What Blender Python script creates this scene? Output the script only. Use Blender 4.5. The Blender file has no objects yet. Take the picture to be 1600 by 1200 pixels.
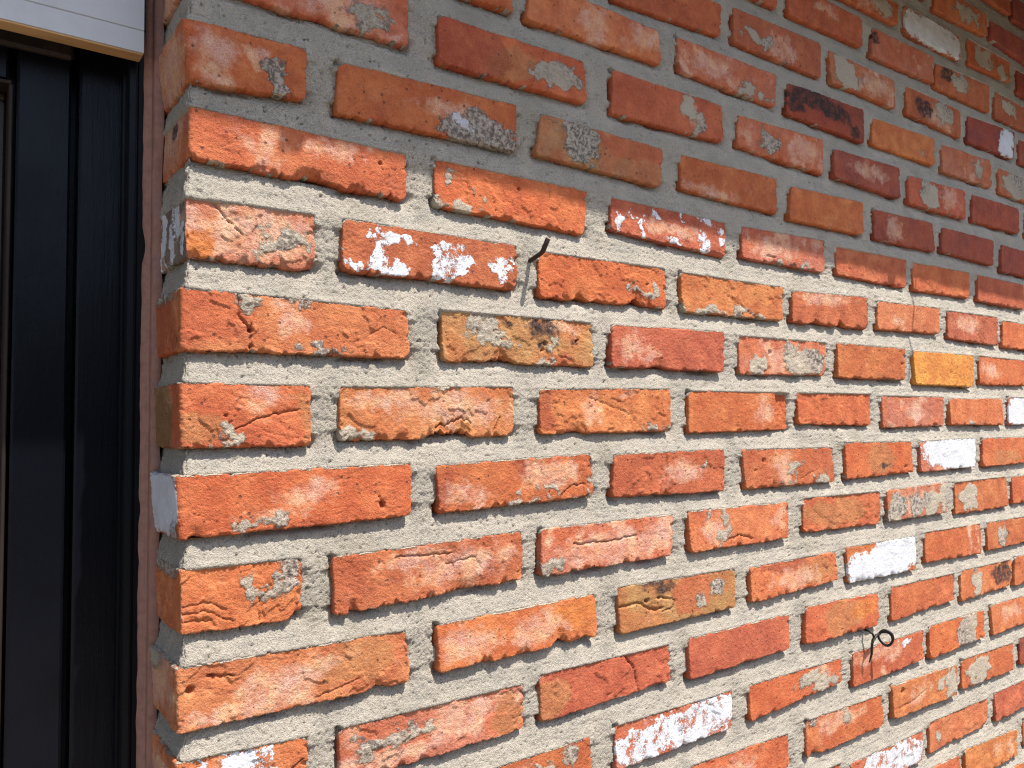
import bpy, math, random
import numpy as np
from mathutils import Matrix, Vector

S = bpy.context.scene
COL = S.collection
rng = random.Random(7)
ZW = 1.895          # height of the centre of course 0 above the ground (m)

# ------------------------------------------------------------------ camera
cam_d = bpy.data.cameras.new('camera')
cam_d.sensor_width = 36.0
cam_d.lens = 1240.76 / 1600 * 36.0
cam_d.clip_start = 0.02
cam_d.clip_end = 400
cam = bpy.data.objects.new('camera', cam_d)
COL.objects.link(cam)
_r = Vector((0.80668806, -0.59084232, -0.01263871))
_u = Vector((-0.02046428, -0.04930078, 0.99857431))
_f = Vector((0.59062306, 0.80527932, 0.05186151))
cam.matrix_world = Matrix(((_r.x, _u.x, -_f.x, -0.17552), (_r.y, _u.y, -_f.y, -0.72737),
                           (_r.z, _u.z, -_f.z, -0.34488 + ZW), (0, 0, 0, 1)))
S.camera = cam

# ------------------------------------------------------------------ light
SUN = Vector((0.50, -1.0, 2.30)).normalized()      # direction towards the sun
world = bpy.data.worlds.new('World')
S.world = world
world.use_nodes = True
wn = world.node_tree
sky = wn.nodes.new('ShaderNodeTexSky')
sky.sky_type = 'NISHITA'
sky.sun_disc = False
sky.sun_elevation = math.asin(SUN.z)
sky.sun_rotation = math.atan2(SUN.x, SUN.y)
sky.air_density = 1.0
sky.dust_density = 1.8
sky.ozone_density = 0.8
bg = wn.nodes['Background']
bg.inputs['Strength'].default_value = 0.15
wn.links.new(sky.outputs[0], bg.inputs['Color'])
sun_d = bpy.data.lights.new('sun', 'SUN')
sun_d.energy = 5.0
sun_d.angle = math.radians(0.5)
sun_d.color = (1.0, 0.95, 0.87)
sun = bpy.data.objects.new('sun', sun_d)
COL.objects.link(sun)
sun.rotation_euler = (-SUN).to_track_quat('-Z', 'Y').to_euler()
S.view_settings.view_transform = 'Standard'
S.view_settings.look = 'None'
S.view_settings.exposure = 0.9
S.view_settings.gamma = 1.0
S.view_settings.use_curve_mapping = False
S.render.engine = 'CYCLES'
S.cycles.filter_width = 1.2
S.cycles.use_denoising = True
S.cycles.denoiser = 'OPENIMAGEDENOISE'
S.cycles.denoising_input_passes = 'RGB_ALBEDO_NORMAL'
S.cycles.denoising_prefilter = 'NONE'

# ------------------------------------------------------------------ helpers
def link(o, parent=None):
    COL.objects.link(o)
    if parent is not None:
        o.parent = parent
    return o

def tag(o, label=None, cat=None, group=None, kind=None):
    if label: o['label'] = label
    if cat: o['category'] = cat
    if group: o['group'] = group
    if kind: o['kind'] = kind
    return o

def empty(name, loc):
    o = bpy.data.objects.new(name, None)
    o.empty_display_size = 0.05
    o.location = loc
    return link(o)

def mesh_np(name, V, Fq, mats, parent=None, origin=None, smooth=True, attrs=None, mat_idx=None):
    """V (n,3) float, Fq (m,4) or (m,3) int"""
    V = np.asarray(V, np.float32)
    if origin is None:
        origin = V.mean(0)
    origin = np.asarray(origin, np.float32)
    me = bpy.data.meshes.new(name)
    k = Fq.shape[1]
    me.vertices.add(len(V))
    me.vertices.foreach_set('co', (V - origin).ravel())
    me.loops.add(Fq.size)
    me.loops.foreach_set('vertex_index', Fq.astype(np.int32).ravel())
    me.polygons.add(len(Fq))
    me.polygons.foreach_set('loop_start', np.arange(0, Fq.size, k, dtype=np.int32))
    if smooth:
        me.polygons.foreach_set('use_smooth', np.ones(len(Fq), bool))
    for m in mats:
        me.materials.append(m)
    me.update(calc_edges=True)
    for an, arr in (attrs or {}).items():
        a = me.attributes.new(an, 'FLOAT_COLOR', 'POINT')
        a.data.foreach_set('color', np.asarray(arr, np.float32).ravel())
    o = bpy.data.objects.new(name, me)
    loc = Vector([float(v) for v in origin])
    if parent is not None:
        loc = loc - parent.location
    o.location = loc
    return link(o, parent)

class MB:
    """collects boxes, tubes and prisms into one mesh"""
    def __init__(s): s.v = []; s.f = []
    def add(s, V, F):
        b = len(s.v); s.v += [tuple(p) for p in V]; s.f += [tuple(i + b for i in f) for f in F]
    def box(s, a, b, bev=0.0):
        x0, y0, z0 = a; x1, y1, z1 = b
        if bev <= 0:
            V = [(x, y, z) for x in (x0, x1) for y in (y0, y1) for z in (z0, z1)]
            s.add(V, [(0,1,3,2),(4,6,7,5),(0,4,5,1),(2,3,7,6),(0,2,6,4),(1,5,7,3)]); return
        # bevelled box from its 24 inset corner points
        V = []; idx = {}
        for i, x in enumerate((x0, x1)):
            for j, y in enumerate((y0, y1)):
                for k, z in enumerate((z0, z1)):
                    sx = bev if i == 0 else -bev; sy = bev if j == 0 else -bev; sz = bev if k == 0 else -bev
                    idx[i,j,k,'x'] = len(V); V.append((x, y+sy, z+sz))
                    idx[i,j,k,'y'] = len(V); V.append((x+sx, y, z+sz))
                    idx[i,j,k,'z'] = len(V); V.append((x+sx, y+sy, z))
        F = []
        for i in (0, 1):
            q = [idx[i,0,0,'x'], idx[i,1,0,'x'], idx[i,1,1,'x'], idx[i,0,1,'x']]; F.append(q if i else q[::-1])
            q = [idx[0,i,0,'y'], idx[1,i,0,'y'], idx[1,i,1,'y'], idx[0,i,1,'y']]; F.append(q[::-1] if i else q)
            q = [idx[0,0,i,'z'], idx[1,0,i,'z'], idx[1,1,i,'z'], idx[0,1,i,'z']]; F.append(q if i else q[::-1])
        for i in (0, 1):
            for j in (0, 1):
                F.append([idx[i,j,0,'x'], idx[i,j,1,'x'], idx[i,j,1,'y'], idx[i,j,0,'y']])
                F.append([idx[i,0,j,'x'], idx[i,1,j,'x'], idx[i,1,j,'z'], idx[i,0,j,'z']])
                F.append([idx[0,i,j,'y'], idx[1,i,j,'y'], idx[1,i,j,'z'], idx[0,i,j,'z']])
                for k in (0, 1):
                    F.append([idx[i,j,k,'x'], idx[i,j,k,'y'], idx[i,j,k,'z']])
        s.add(V, F)
    def tube(s, pts, r, n=10, cap=True):
        pts = [Vector(p) for p in pts]; rr = r if isinstance(r, (list, tuple)) else [r] * len(pts)
        V = []; F = []
        up = Vector((0.31, 0.2, 0.93))
        for i, p in enumerate(pts):
            t = (pts[min(i+1, len(pts)-1)] - pts[max(i-1, 0)]).normalized()
            a = t.cross(up)
            if a.length < 1e-4: a = t.cross(Vector((1, 0, 0)))
            a.normalize(); b = t.cross(a); up = b.cross(t) if False else up
            for j in range(n):
                w = 2 * math.pi * j / n
                V.append(p + rr[i] * (a * math.cos(w) + b * math.sin(w)))
        for i in range(len(pts) - 1):
            for j in range(n):
                F.append((i*n+j, i*n+(j+1) % n, (i+1)*n+(j+1) % n, (i+1)*n+j))
        if cap:
            F.append(tuple(range(n))[::-1]); F.append(tuple((len(pts)-1)*n+j for j in range(n)))
        s.add(V, F)
    def build(s, name, mat, parent=None, smooth=False):
        me = bpy.data.meshes.new(name)
        c = Vector((0, 0, 0))
        for p in s.v: c += Vector(p)
        c /= len(s.v)
        me.from_pydata([Vector(p) - c for p in s.v], [], s.f)
        import bmesh
        bm = bmesh.new(); bm.from_mesh(me); bmesh.ops.recalc_face_normals(bm, faces=bm.faces); bm.to_mesh(me); bm.free()
        if smooth:
            me.polygons.foreach_set('use_smooth', np.ones(len(me.polygons), bool))
        me.materials.append(mat); me.update()
        o = bpy.data.objects.new(name, me)
        o.location = c - (parent.location if parent is not None else Vector((0, 0, 0)))
        return link(o, parent)

# ---- numpy gradient noise
_pr = np.random.RandomState(11)
_perm = np.concatenate([_pr.permutation(256)] * 2)
_ang = _pr.rand(256) * 2 * np.pi
_gx, _gy = np.cos(_ang).astype(np.float32), np.sin(_ang).astype(np.float32)
def pn(x, y, seed=0):
    x = np.asarray(x, np.float32); y = np.asarray(y, np.float32)
    xi = np.floor(x).astype(np.int32); yi = np.floor(y).astype(np.int32)
    fx = x - xi; fy = y - yi
    xi = (xi + seed * 37) & 255; yi = (yi + seed * 101) & 255
    u = fx*fx*fx*(fx*(fx*6-15)+10); v = fy*fy*fy*(fy*(fy*6-15)+10)
    def g(ix, iy, dx, dy):
        h = _perm[_perm[ix & 255] + (iy & 255)]
        return _gx[h]*dx + _gy[h]*dy
    a = g(xi, yi, fx, fy); b = g(xi+1, yi, fx-1, fy)
    c = g(xi, yi+1, fx, fy-1); d = g(xi+1, yi+1, fx-1, fy-1)
    return (a + u*(b-a) + v*((c + u*(d-c)) - (a + u*(b-a)))) * 1.5
def fbm(x, y, seed=0, oct=3, gain=0.5):
    r = 0; a = 1.0; n = 0
    for i in range(oct):
        r = r + a * pn(x * 2**i, y * 2**i, seed + i * 13); n += a; a *= gain
    return r / n
def sst(a, b, x):
    t = np.clip((x - a) / (b - a), 0, 1); return t*t*(3-2*t)

# ------------------------------------------------------------------ materials
def new_mat(name):
    m = bpy.data.materials.new(name); m.use_nodes = True
    nt = m.node_tree; bs = nt.nodes['Principled BSDF']
    return m, nt, bs
def nd(nt, t, **kw):
    n = nt.nodes.new(t)
    for k, v in kw.items():
        if k in n.inputs: n.inputs[k].default_value = v
        else: setattr(n, k, v)
    return n
def noise(nt, vec, scale, detail=4, rough=0.55):
    n = nd(nt, 'ShaderNodeTexNoise'); n.inputs['Scale'].default_value = scale
    n.inputs['Detail'].default_value = detail; n.inputs['Roughness'].default_value = rough
    nt.links.new(vec, n.inputs['Vector']); return n.outputs['Fac']
def mth(nt, op, a, b=None, c=None, clamp=False):
    n = nt.nodes.new('ShaderNodeMath'); n.operation = op; n.use_clamp = clamp
    for i, v in enumerate((a, b, c)):
        if v is None: continue
        if isinstance(v, (int, float)): n.inputs[i].default_value = v
        else: nt.links.new(v, n.inputs[i])
    return n.outputs[0]
def mrange(nt, v, a, b, c=0.0, d=1.0):
    n = nt.nodes.new('ShaderNodeMapRange'); n.interpolation_type = 'SMOOTHSTEP'
    nt.links.new(v, n.inputs['Value'])
    for i, x in zip(('From Min', 'From Max', 'To Min', 'To Max'), (a, b, c, d)): n.inputs[i].default_value = x
    return n.outputs[0]
def mix(nt, fac, a, b, mode='MIX'):
    n = nt.nodes.new('ShaderNodeMix'); n.data_type = 'RGBA'; n.blend_type = mode
    for i, v in ((0, fac), (6, a), (7, b)):
        if isinstance(v, (int, float)): n.inputs[i].default_value = v
        elif isinstance(v, tuple): n.inputs[i].default_value = v if len(v) == 4 else (*v, 1)
        else: nt.links.new(v, n.inputs[i])
    return n.outputs[2]
def bump(nt, h, strength, dist, normal=None):
    n = nt.nodes.new('ShaderNodeBump'); n.inputs['Strength'].default_value = strength
    n.inputs['Distance'].default_value = dist
    nt.links.new(h, n.inputs['Height'])
    if normal is not None: nt.links.new(normal, n.inputs['Normal'])
    return n.outputs[0]

def mortar_color(nt, P):
    a = noise(nt, P, 28, 3); b = noise(nt, P, 560, 4, 0.75); c = noise(nt, P, 900, 2)
    col = mix(nt, mrange(nt, a, 0.3, 0.7), (0.41, 0.372, 0.315), (0.49, 0.435, 0.36))
    col = mix(nt, mrange(nt, b, 0.50, 0.70, 0, 0.6), col, (0.56, 0.50, 0.40))
    col = mix(nt, mrange(nt, b, 0.46, 0.30, 0, 0.6), col, (0.17, 0.16, 0.145))
    vo = nd(nt, 'ShaderNodeTexVoronoi'); vo.inputs['Scale'].default_value = 620
    nt.links.new(P, vo.inputs['Vector'])
    wn_ = nt.nodes.new('ShaderNodeSeparateColor'); nt.links.new(vo.outputs['Color'], wn_.inputs[0])
    grain = mth(nt, 'MULTIPLY', mrange(nt, vo.outputs['Distance'], 0.42, 0.25), mrange(nt, wn_.outputs[0], 0.82, 0.9))
    col = mix(nt, mth(nt, 'MULTIPLY', grain, 0.4), col, (0.16, 0.15, 0.14))
    h = mth(nt, 'ADD', b, mth(nt, 'MULTIPLY', c, 0.5))
    return col, h

def make_mortar():
    m, nt, bs = new_mat('mortar')
    P = nd(nt, 'ShaderNodeNewGeometry').outputs['Position']
    col, h = mortar_color(nt, P)
    st = noise(nt, P, 9, 6, 0.65)
    col = mix(nt, mrange(nt, st, 0.50, 0.70, 0, 0.5), col, (0.30, 0.265, 0.20))
    col = mix(nt, mrange(nt, noise(nt, P, 16, 7, 0.7), 0.54, 0.70, 0, 0.45), col, (0.58, 0.53, 0.44))
    nt.links.new(col, bs.inputs['Base Color'])
    bs.inputs['Roughness'].default_value = 0.95
    bs.inputs['Specular IOR Level'].default_value = 0.15
    nt.links.new(bump(nt, h, 1.0, 0.0036), bs.inputs['Normal'])
    return m

def make_brick():
    m, nt, bs = new_mat('brick')
    P = nd(nt, 'ShaderNodeNewGeometry').outputs['Position']
    ta = nd(nt, 'ShaderNodeAttribute', attribute_name='tint')
    ma = nd(nt, 'ShaderNodeAttribute', attribute_name='masks')
    sp = nt.nodes.new('ShaderNodeSeparateColor'); nt.links.new(ma.outputs['Color'], sp.inputs[0])
    paint, smear, bloom, dark = sp.outputs[0], sp.outputs[1], sp.outputs[2], ma.outputs['Alpha']
    n1 = noise(nt, P, 45, 5, 0.6); n2 = noise(nt, P, 190, 4, 0.65); n3 = noise(nt, P, 700, 4, 0.65); n4 = noise(nt, P, 90, 6, 0.7)
    col = ta.outputs['Color']
    col = mix(nt, mrange(nt, n1, 0.25, 0.8, 0.0, 1.0), mix(nt, 1.0, col, (0.80, 0.72, 0.72), 'MULTIPLY'), mix(nt, 1.0, col, (1.12, 1.2, 1.15), 'MULTIPLY'))
    col = mix(nt, mrange(nt, n2, 0.50, 0.75, 0, 0.45), col, mix(nt, 1.0, col, (1.2, 1.7, 2.2), 'MULTIPLY'))
    col = mix(nt, mrange(nt, n2, 0.46, 0.28, 0, 0.5), col, mix(nt, 1.0, col, (0.62, 0.5, 0.5), 'MULTIPLY'))
    n5 = noise(nt, P, 1100, 3, 0.75)
    col = mix(nt, mrange(nt, n5, 0.52, 0.72, 0, 0.32), col, (0.62, 0.34, 0.19))
    col = mix(nt, mrange(nt, n5, 0.47, 0.30, 0, 0.55), col, mix(nt, 1.0, col, (0.45, 0.36, 0.36), 'MULTIPLY'))
    # pale bloom of lime and dust
    nb = noise(nt, P, 55, 10, 0.75)
    bl = mrange(nt, mth(nt, 'ADD', bloom, mth(nt, 'MULTIPLY', mth(nt, 'SUBTRACT', nb, 0.5), 2.2)), 0.25, 1.25, 0.0, 1.0)
    bl = mth(nt, 'MULTIPLY', bl, mrange(nt, bloom, 0.02, 0.5))
    bl = mth(nt, 'MULTIPLY', bl, mrange(nt, n3, 0.32, 0.60, 0.35, 1.0))
    col = mix(nt, mth(nt, 'MULTIPLY', bl, 0.85), col, mix(nt, mrange(nt, n1, 0.38, 0.62), (0.62, 0.41, 0.33), (0.66, 0.46, 0.29)))
    col = mix(nt, mth(nt, 'MULTIPLY', dark, mrange(nt, n4, 0.3, 0.6, 0.3, 1.0), clamp=True), col, (0.035, 0.024, 0.024))
    # small burnt specks
    vo = nd(nt, 'ShaderNodeTexVoronoi'); vo.inputs['Scale'].default_value = 120; nt.links.new(P, vo.inputs['Vector'])
    vs = nt.nodes.new('ShaderNodeSeparateColor'); nt.links.new(vo.outputs['Color'], vs.inputs[0])
    spk = mth(nt, 'MULTIPLY', mrange(nt, mth(nt, 'ADD', vo.outputs['Distance'], mth(nt, 'MULTIPLY', n3, 0.3)), 0.36, 0.26), mrange(nt, vs.outputs[1], 0.90, 0.93))
    col = mix(nt, mth(nt, 'MULTIPLY', spk, 0.7), col, (0.07, 0.035, 0.03))
    # mortar smears
    mc, mh = mortar_color(nt, P)
    sm = mrange(nt, mth(nt, 'ADD', smear, mth(nt, 'MULTIPLY', mth(nt, 'SUBTRACT', n3, 0.5), 0.7)), 0.38, 0.60, 0.0, 0.92)
    col = mix(nt, sm, col, mix(nt, mrange(nt, noise(nt, P, 7, 2), 0.42, 0.56), mix(nt, mrange(nt, n2, 0.42, 0.6), mc, (0.13, 0.12, 0.105)), mix(nt, 0.3, mc, (0.40, 0.35, 0.23))))
    # flaking white paint
    pm = mrange(nt, mth(nt, 'ADD', paint, mth(nt, 'MULTIPLY', mth(nt, 'ADD', mth(nt, 'SUBTRACT', n4, 0.5), mth(nt, 'MULTIPLY', mth(nt, 'SUBTRACT', n3, 0.5), 0.5)), 0.55)), 0.485, 0.515)
    fl_ = mth(nt, 'ADD', mth(nt, 'MULTIPLY', noise(nt, P, 48, 8, 0.72), 0.75), mth(nt, 'MULTIPLY', n3, 0.3))
    pm = mth(nt, 'MULTIPLY', pm, mrange(nt, mth(nt, 'SUBTRACT', fl_, mrange(nt, paint, 0.8, 1.0, 0.0, 0.085)), 0.555, 0.575, 1.0, 0.0))
    pc = mix(nt, mrange(nt, n1, 0.35, 0.7), (0.58, 0.59, 0.63), (0.50, 0.50, 0.51))
    pc = mix(nt, mrange(nt, n2, 0.56, 0.74, 0, 0.4), pc, (0.42, 0.39, 0.36))
    col = mix(nt, pm, col, pc)
    nt.links.new(col, bs.inputs['Base Color'])
    rr = mth(nt, 'SUBTRACT', 0.93, mth(nt, 'MULTIPLY', pm, 0.35))
    nt.links.new(rr, bs.inputs['Roughness'])
    bs.inputs['Specular IOR Level'].default_value = 0.2
    h = mth(nt, 'ADD', mth(nt, 'MULTIPLY', n2, 0.8), mth(nt, 'ADD', mth(nt, 'MULTIPLY', n3, 0.5), mth(nt, 'MULTIPLY', n5, 0.3)))
    h = mth(nt, 'MULTIPLY', h, mth(nt, 'SUBTRACT', 1.0, mth(nt, 'MULTIPLY', pm, 0.5)))
    h = mth(nt, 'ADD', h, mth(nt, 'MULTIPLY', pm, 0.75))
    h = mth(nt, 'ADD', h, mth(nt, 'MULTIPLY', sm, mh))
    h = mth(nt, 'SUBTRACT', h, mth(nt, 'MULTIPLY', spk, 0.5))
    nt.links.new(bump(nt, h, 0.95, 0.0024), bs.inputs['Normal'])
    return m

M_MORTAR = make_mortar()
M_BRICK = make_brick()

def simple(name, col, rough=0.6, spec=0.4, metal=0.0, nscale=60, var=0.25, bmp=0.0004, stretch=None, col2=None, nthr=(0.35, 0.7)):
    m, nt, bs = new_mat(name)
    P = nd(nt, 'ShaderNodeNewGeometry').outputs['Position']
    if stretch:
        mp = nd(nt, 'ShaderNodeMapping'); mp.inputs['Scale'].default_value = stretch
        nt.links.new(P, mp.inputs['Vector']); P = mp.outputs[0]
    a = noise(nt, P, nscale, 5, 0.65)
    c2 = col2 or tuple(v * (1 - var) for v in col)
    nt.links.new(mix(nt, mrange(nt, a, *nthr), col, c2), bs.inputs['Base Color'])
    bs.inputs['Roughness'].default_value = rough
    bs.inputs['Specular IOR Level'].default_value = spec
    bs.inputs['Metallic'].default_value = metal
    if bmp: nt.links.new(bump(nt, a, 0.6, bmp), bs.inputs['Normal'])
    return m
# ------------------------------------------------------------------ brick data
# course: (place in the course, how far it stands proud in mm, corners x,z in mm: top left, top right, bottom right, bottom left)
BR = {
 -7: [(7, 1.0, [1530,609,1751,609,1751,552,1530,552]), (8, 1.5, [1764,603,1985,603,1985,546,1759,546])],
 -6: [(7, 1.7, [1400,517,1624,517,1625,467,1394,455]), (8, 2.3, [1639,509,1865,516,1865,459,1641,466])],
 -5: [(5, 1.5, [1033,432,1257,425,1254,382,1033,375]), (6, 2.2, [1277,431,1500,434,1500,379,1280,378]), (7, -1.4, [1533,441,1736,444,1734,395,1537,384]), (8, 0.4, [1767,435,1988,435,1988,378,1767,378])],
 -4: [(4, 2.3, [661,356,882,356,885,299,661,299]), (5, 1.1, [910,360,1130,361,1130,306,912,300]), (6, 2.1, [1161,354,1385,360,1381,305,1155,298]), (7, -1.0, [1394,352,1630,365,1624,301,1387,300]), (8, 0.4, [1650,357,1870,356,1870,299,1648,298])],
 -3: [(3, -0.5, [526,267,748,267,745,217,529,203]), (4, 0.7, [772,272,1001,280,998,218,773,216]), (5, 0.8, [1021,274,1234,276,1234,220,1027,220]), (6, -1.4, [1275,277,1491,279,1488,218,1275,223]), (7, -0.6, [1519,275,1744,288,1731,222,1514,218]), (8, -0.4, [1762,277,1985,276,1985,220,1762,219])],
 -2: [(2, 2.2, [145,192,366,192,366,135,145,135]), (3, 1.6, [392,192,614,188,618,140,386,135]), (4, -0.9, [649,192,878,196,873,140,654,142]), (5, 1.7, [902,190,1126,197,1124,134,899,137]), (6, -0.9, [1155,190,1378,198,1376,141,1148,138]), (7, 1.0, [1402,192,1618,200,1618,139,1402,135]), (8, -1.0, [1650,192,1873,191,1873,135,1653,134])],
 -1: [(1, -1.5, [2,114,229,114,229,57,2,57]), (2, 2.0, [262,106,477,110,482,54,264,49]), (3, -0.7, [524,113,743,116,747,59,523,51]), (4, -0.6, [777,110,1000,119,1000,56,776,60]), (5, 2.4, [1024,108,1239,115,1237,54,1024,58]), (6, 2.0, [1265,106,1491,114,1491,53,1265,51]), (7, -0.3, [1523,113,1748,118,1745,59,1521,54])],
 0: [(1, 2.3, [-1,23,115,26,115,-28,6,-35]), (2, 0.7, [147,23,371,30,371,-29,144,-33]), (3, 1.2, [405,28,616,26,612,-30,397,-26]), (4, -0.7, [650,26,869,30,870,-28,649,-25]), (5, 2.3, [903,24,1110,31,1110,-29,896,-32]), (6, 1.3, [1146,25,1355,30,1363,-28,1145,-31]), (7, 2.4, [1388,27,1613,29,1605,-27,1383,-25]), (8, 2.1, [1647,25,1865,23,1865,-34,1641,-36])],
 1: [(1, -0.3, [5,-55,225,-57,225,-110,5,-105]), (2, -0.1, [258,-55,480,-54,474,-113,258,-109]), (3, -0.8, [518,-55,746,-56,743,-110,517,-100]), (4, -0.9, [781,-56,994,-50,991,-106,779,-105]), (5, -1.2, [1025,-55,1257,-52,1250,-108,1026,-105]), (6, -0.3, [1273,-54,1500,-50,1495,-105,1273,-109]), (7, 0.9, [1531,-51,1751,-51,1751,-108,1528,-108])],
 2: [(1, -1.5, [1,-138,125,-136,125,-195,2,-194]), (2, 1.2, [150,-136,368,-137,368,-191,151,-191]), (3, -0.1, [399,-139,616,-137,620,-193,399,-196]), (4, -0.3, [645,-138,878,-138,876,-192,649,-195]), (5, 1.8, [898,-141,1116,-133,1113,-191,895,-193]), (6, 0.4, [1147,-136,1368,-132,1367,-184,1144,-189]), (7, -0.2, [1400,-134,1616,-132,1615,-194,1397,-191]), (8, 0.4, [1638,-137,1865,-139,1865,-195,1632,-197])],
 3: [(1, 1.3, [-1,-219,225,-223,229,-275,0,-277]), (2, -1.3, [266,-219,484,-218,486,-276,267,-276]), (3, 2.4, [513,-219,734,-215,731,-275,512,-275]), (4, -1.4, [767,-218,992,-217,985,-273,767,-277]), (5, 1.5, [1017,-216,1235,-216,1232,-274,1017,-276]), (6, 1.9, [1258,-218,1499,-217,1493,-282,1265,-282]), (7, -1.4, [1523,-216,1744,-218,1744,-275,1523,-277])],
 4: [(1, 1.7, [-1,-303,120,-303,120,-364,1,-363]), (2, -0.0, [148,-304,362,-300,362,-358,148,-361]), (3, 0.8, [397,-302,619,-298,621,-357,398,-357]), (4, -1.5, [655,-300,887,-299,884,-358,655,-360]), (5, -1.3, [904,-299,1117,-298,1115,-355,907,-350]), (6, -0.8, [1149,-301,1372,-301,1369,-358,1153,-359]), (7, 2.3, [1388,-304,1616,-302,1620,-359,1391,-356]), (8, -0.7, [1648,-298,1868,-300,1868,-357,1645,-359])],
 5: [(1, 1.5, [-3,-384,228,-382,228,-438,1,-442]), (2, 2.2, [256,-385,477,-380,480,-434,260,-439]), (3, 2.3, [513,-382,728,-381,725,-442,510,-438]), (4, -0.1, [765,-383,998,-386,999,-444,773,-443]), (5, -0.1, [1030,-379,1245,-382,1248,-439,1032,-442]), (6, 0.6, [1271,-383,1492,-381,1492,-439,1276,-441]), (7, 1.6, [1520,-382,1740,-383,1740,-440,1517,-441])],
 6: [(1, -1.1, [0,-465,111,-466,112,-526,1,-524]), (2, 1.5, [140,-469,370,-464,371,-521,142,-528]), (3, 1.7, [396,-464,620,-464,616,-520,395,-522]), (4, 1.9, [645,-462,873,-465,870,-521,652,-521]), (5, -1.4, [913,-462,1134,-464,1137,-522,911,-517]), (6, 2.3, [1152,-464,1364,-461,1362,-520,1153,-520]), (7, -1.1, [1399,-463,1626,-463,1632,-527,1401,-527]), (8, -0.1, [1648,-464,1869,-466,1869,-522,1648,-524])],
 7: [(1, 0.9, [-2,-548,222,-551,226,-607,0,-606]), (2, 2.2, [256,-551,479,-549,481,-603,258,-604]), (3, -0.1, [516,-546,745,-549,744,-606,519,-607]), (4, 2.2, [775,-552,994,-551,998,-600,779,-605]), (5, 0.7, [1022,-548,1244,-550,1244,-612,1029,-609]), (6, -0.3, [1279,-547,1501,-549,1498,-610,1279,-604]), (7, -0.2, [1525,-550,1746,-551,1746,-607,1525,-608])],
 8: [(1, -0.8, [-2,-627,118,-632,117,-686,-1,-686]), (2, -1.2, [147,-633,371,-634,371,-687,149,-689]), (3, -0.9, [392,-629,608,-631,610,-681,394,-687]), (4, 1.3, [642,-630,866,-630,864,-684,643,-687]), (5, 2.5, [908,-626,1116,-632,1114,-688,904,-687]), (6, -0.9, [1157,-629,1384,-632,1382,-684,1157,-690]), (7, -1.3, [1410,-631,1631,-633,1625,-688,1407,-692]), (8, 2.4, [1643,-630,1865,-632,1865,-689,1636,-691])],
 9: [(2, 0.6, [253,-716,467,-716,474,-773,253,-773]), (3, 0.1, [508,-713,730,-715,729,-768,508,-770]), (4, -0.6, [767,-716,1003,-720,1000,-760,769,-770]), (5, 0.9, [1032,-717,1260,-717,1258,-772,1032,-775]), (6, 1.8, [1279,-714,1496,-716,1497,-771,1279,-776]), (7, 0.3, [1525,-712,1750,-715,1750,-772,1533,-775])],
 10: [(4, 0.2, [642,-795,855,-803,859,-856,638,-856]), (5, -1.3, [901,-795,1117,-801,1123,-855,901,-855]), (6, 2.2, [1146,-793,1378,-798,1372,-856,1148,-852]), (7, -1.4, [1398,-795,1622,-801,1619,-858,1396,-853]), (8, 0.5, [1648,-797,1870,-797,1870,-854,1649,-854])],
 11: [(5, 1.9, [1014,-888,1245,-889,1241,-943,1019,-944]), (6, -1.0, [1269,-881,1500,-886,1495,-938,1267,-938]), (7, 1.4, [1526,-883,1748,-884,1748,-940,1528,-941])],
 12: [(7, 2.3, [1391,-959,1619,-972,1619,-1027,1396,-1024])],
}

PITCH, X_EVEN, X_ODD, BL_, BH_, CRS = 0.2517, -0.1059, 0.0136, 0.2211, 0.0566, 0.0825
HALF, FULL = 0.1182, 0.2267

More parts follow.
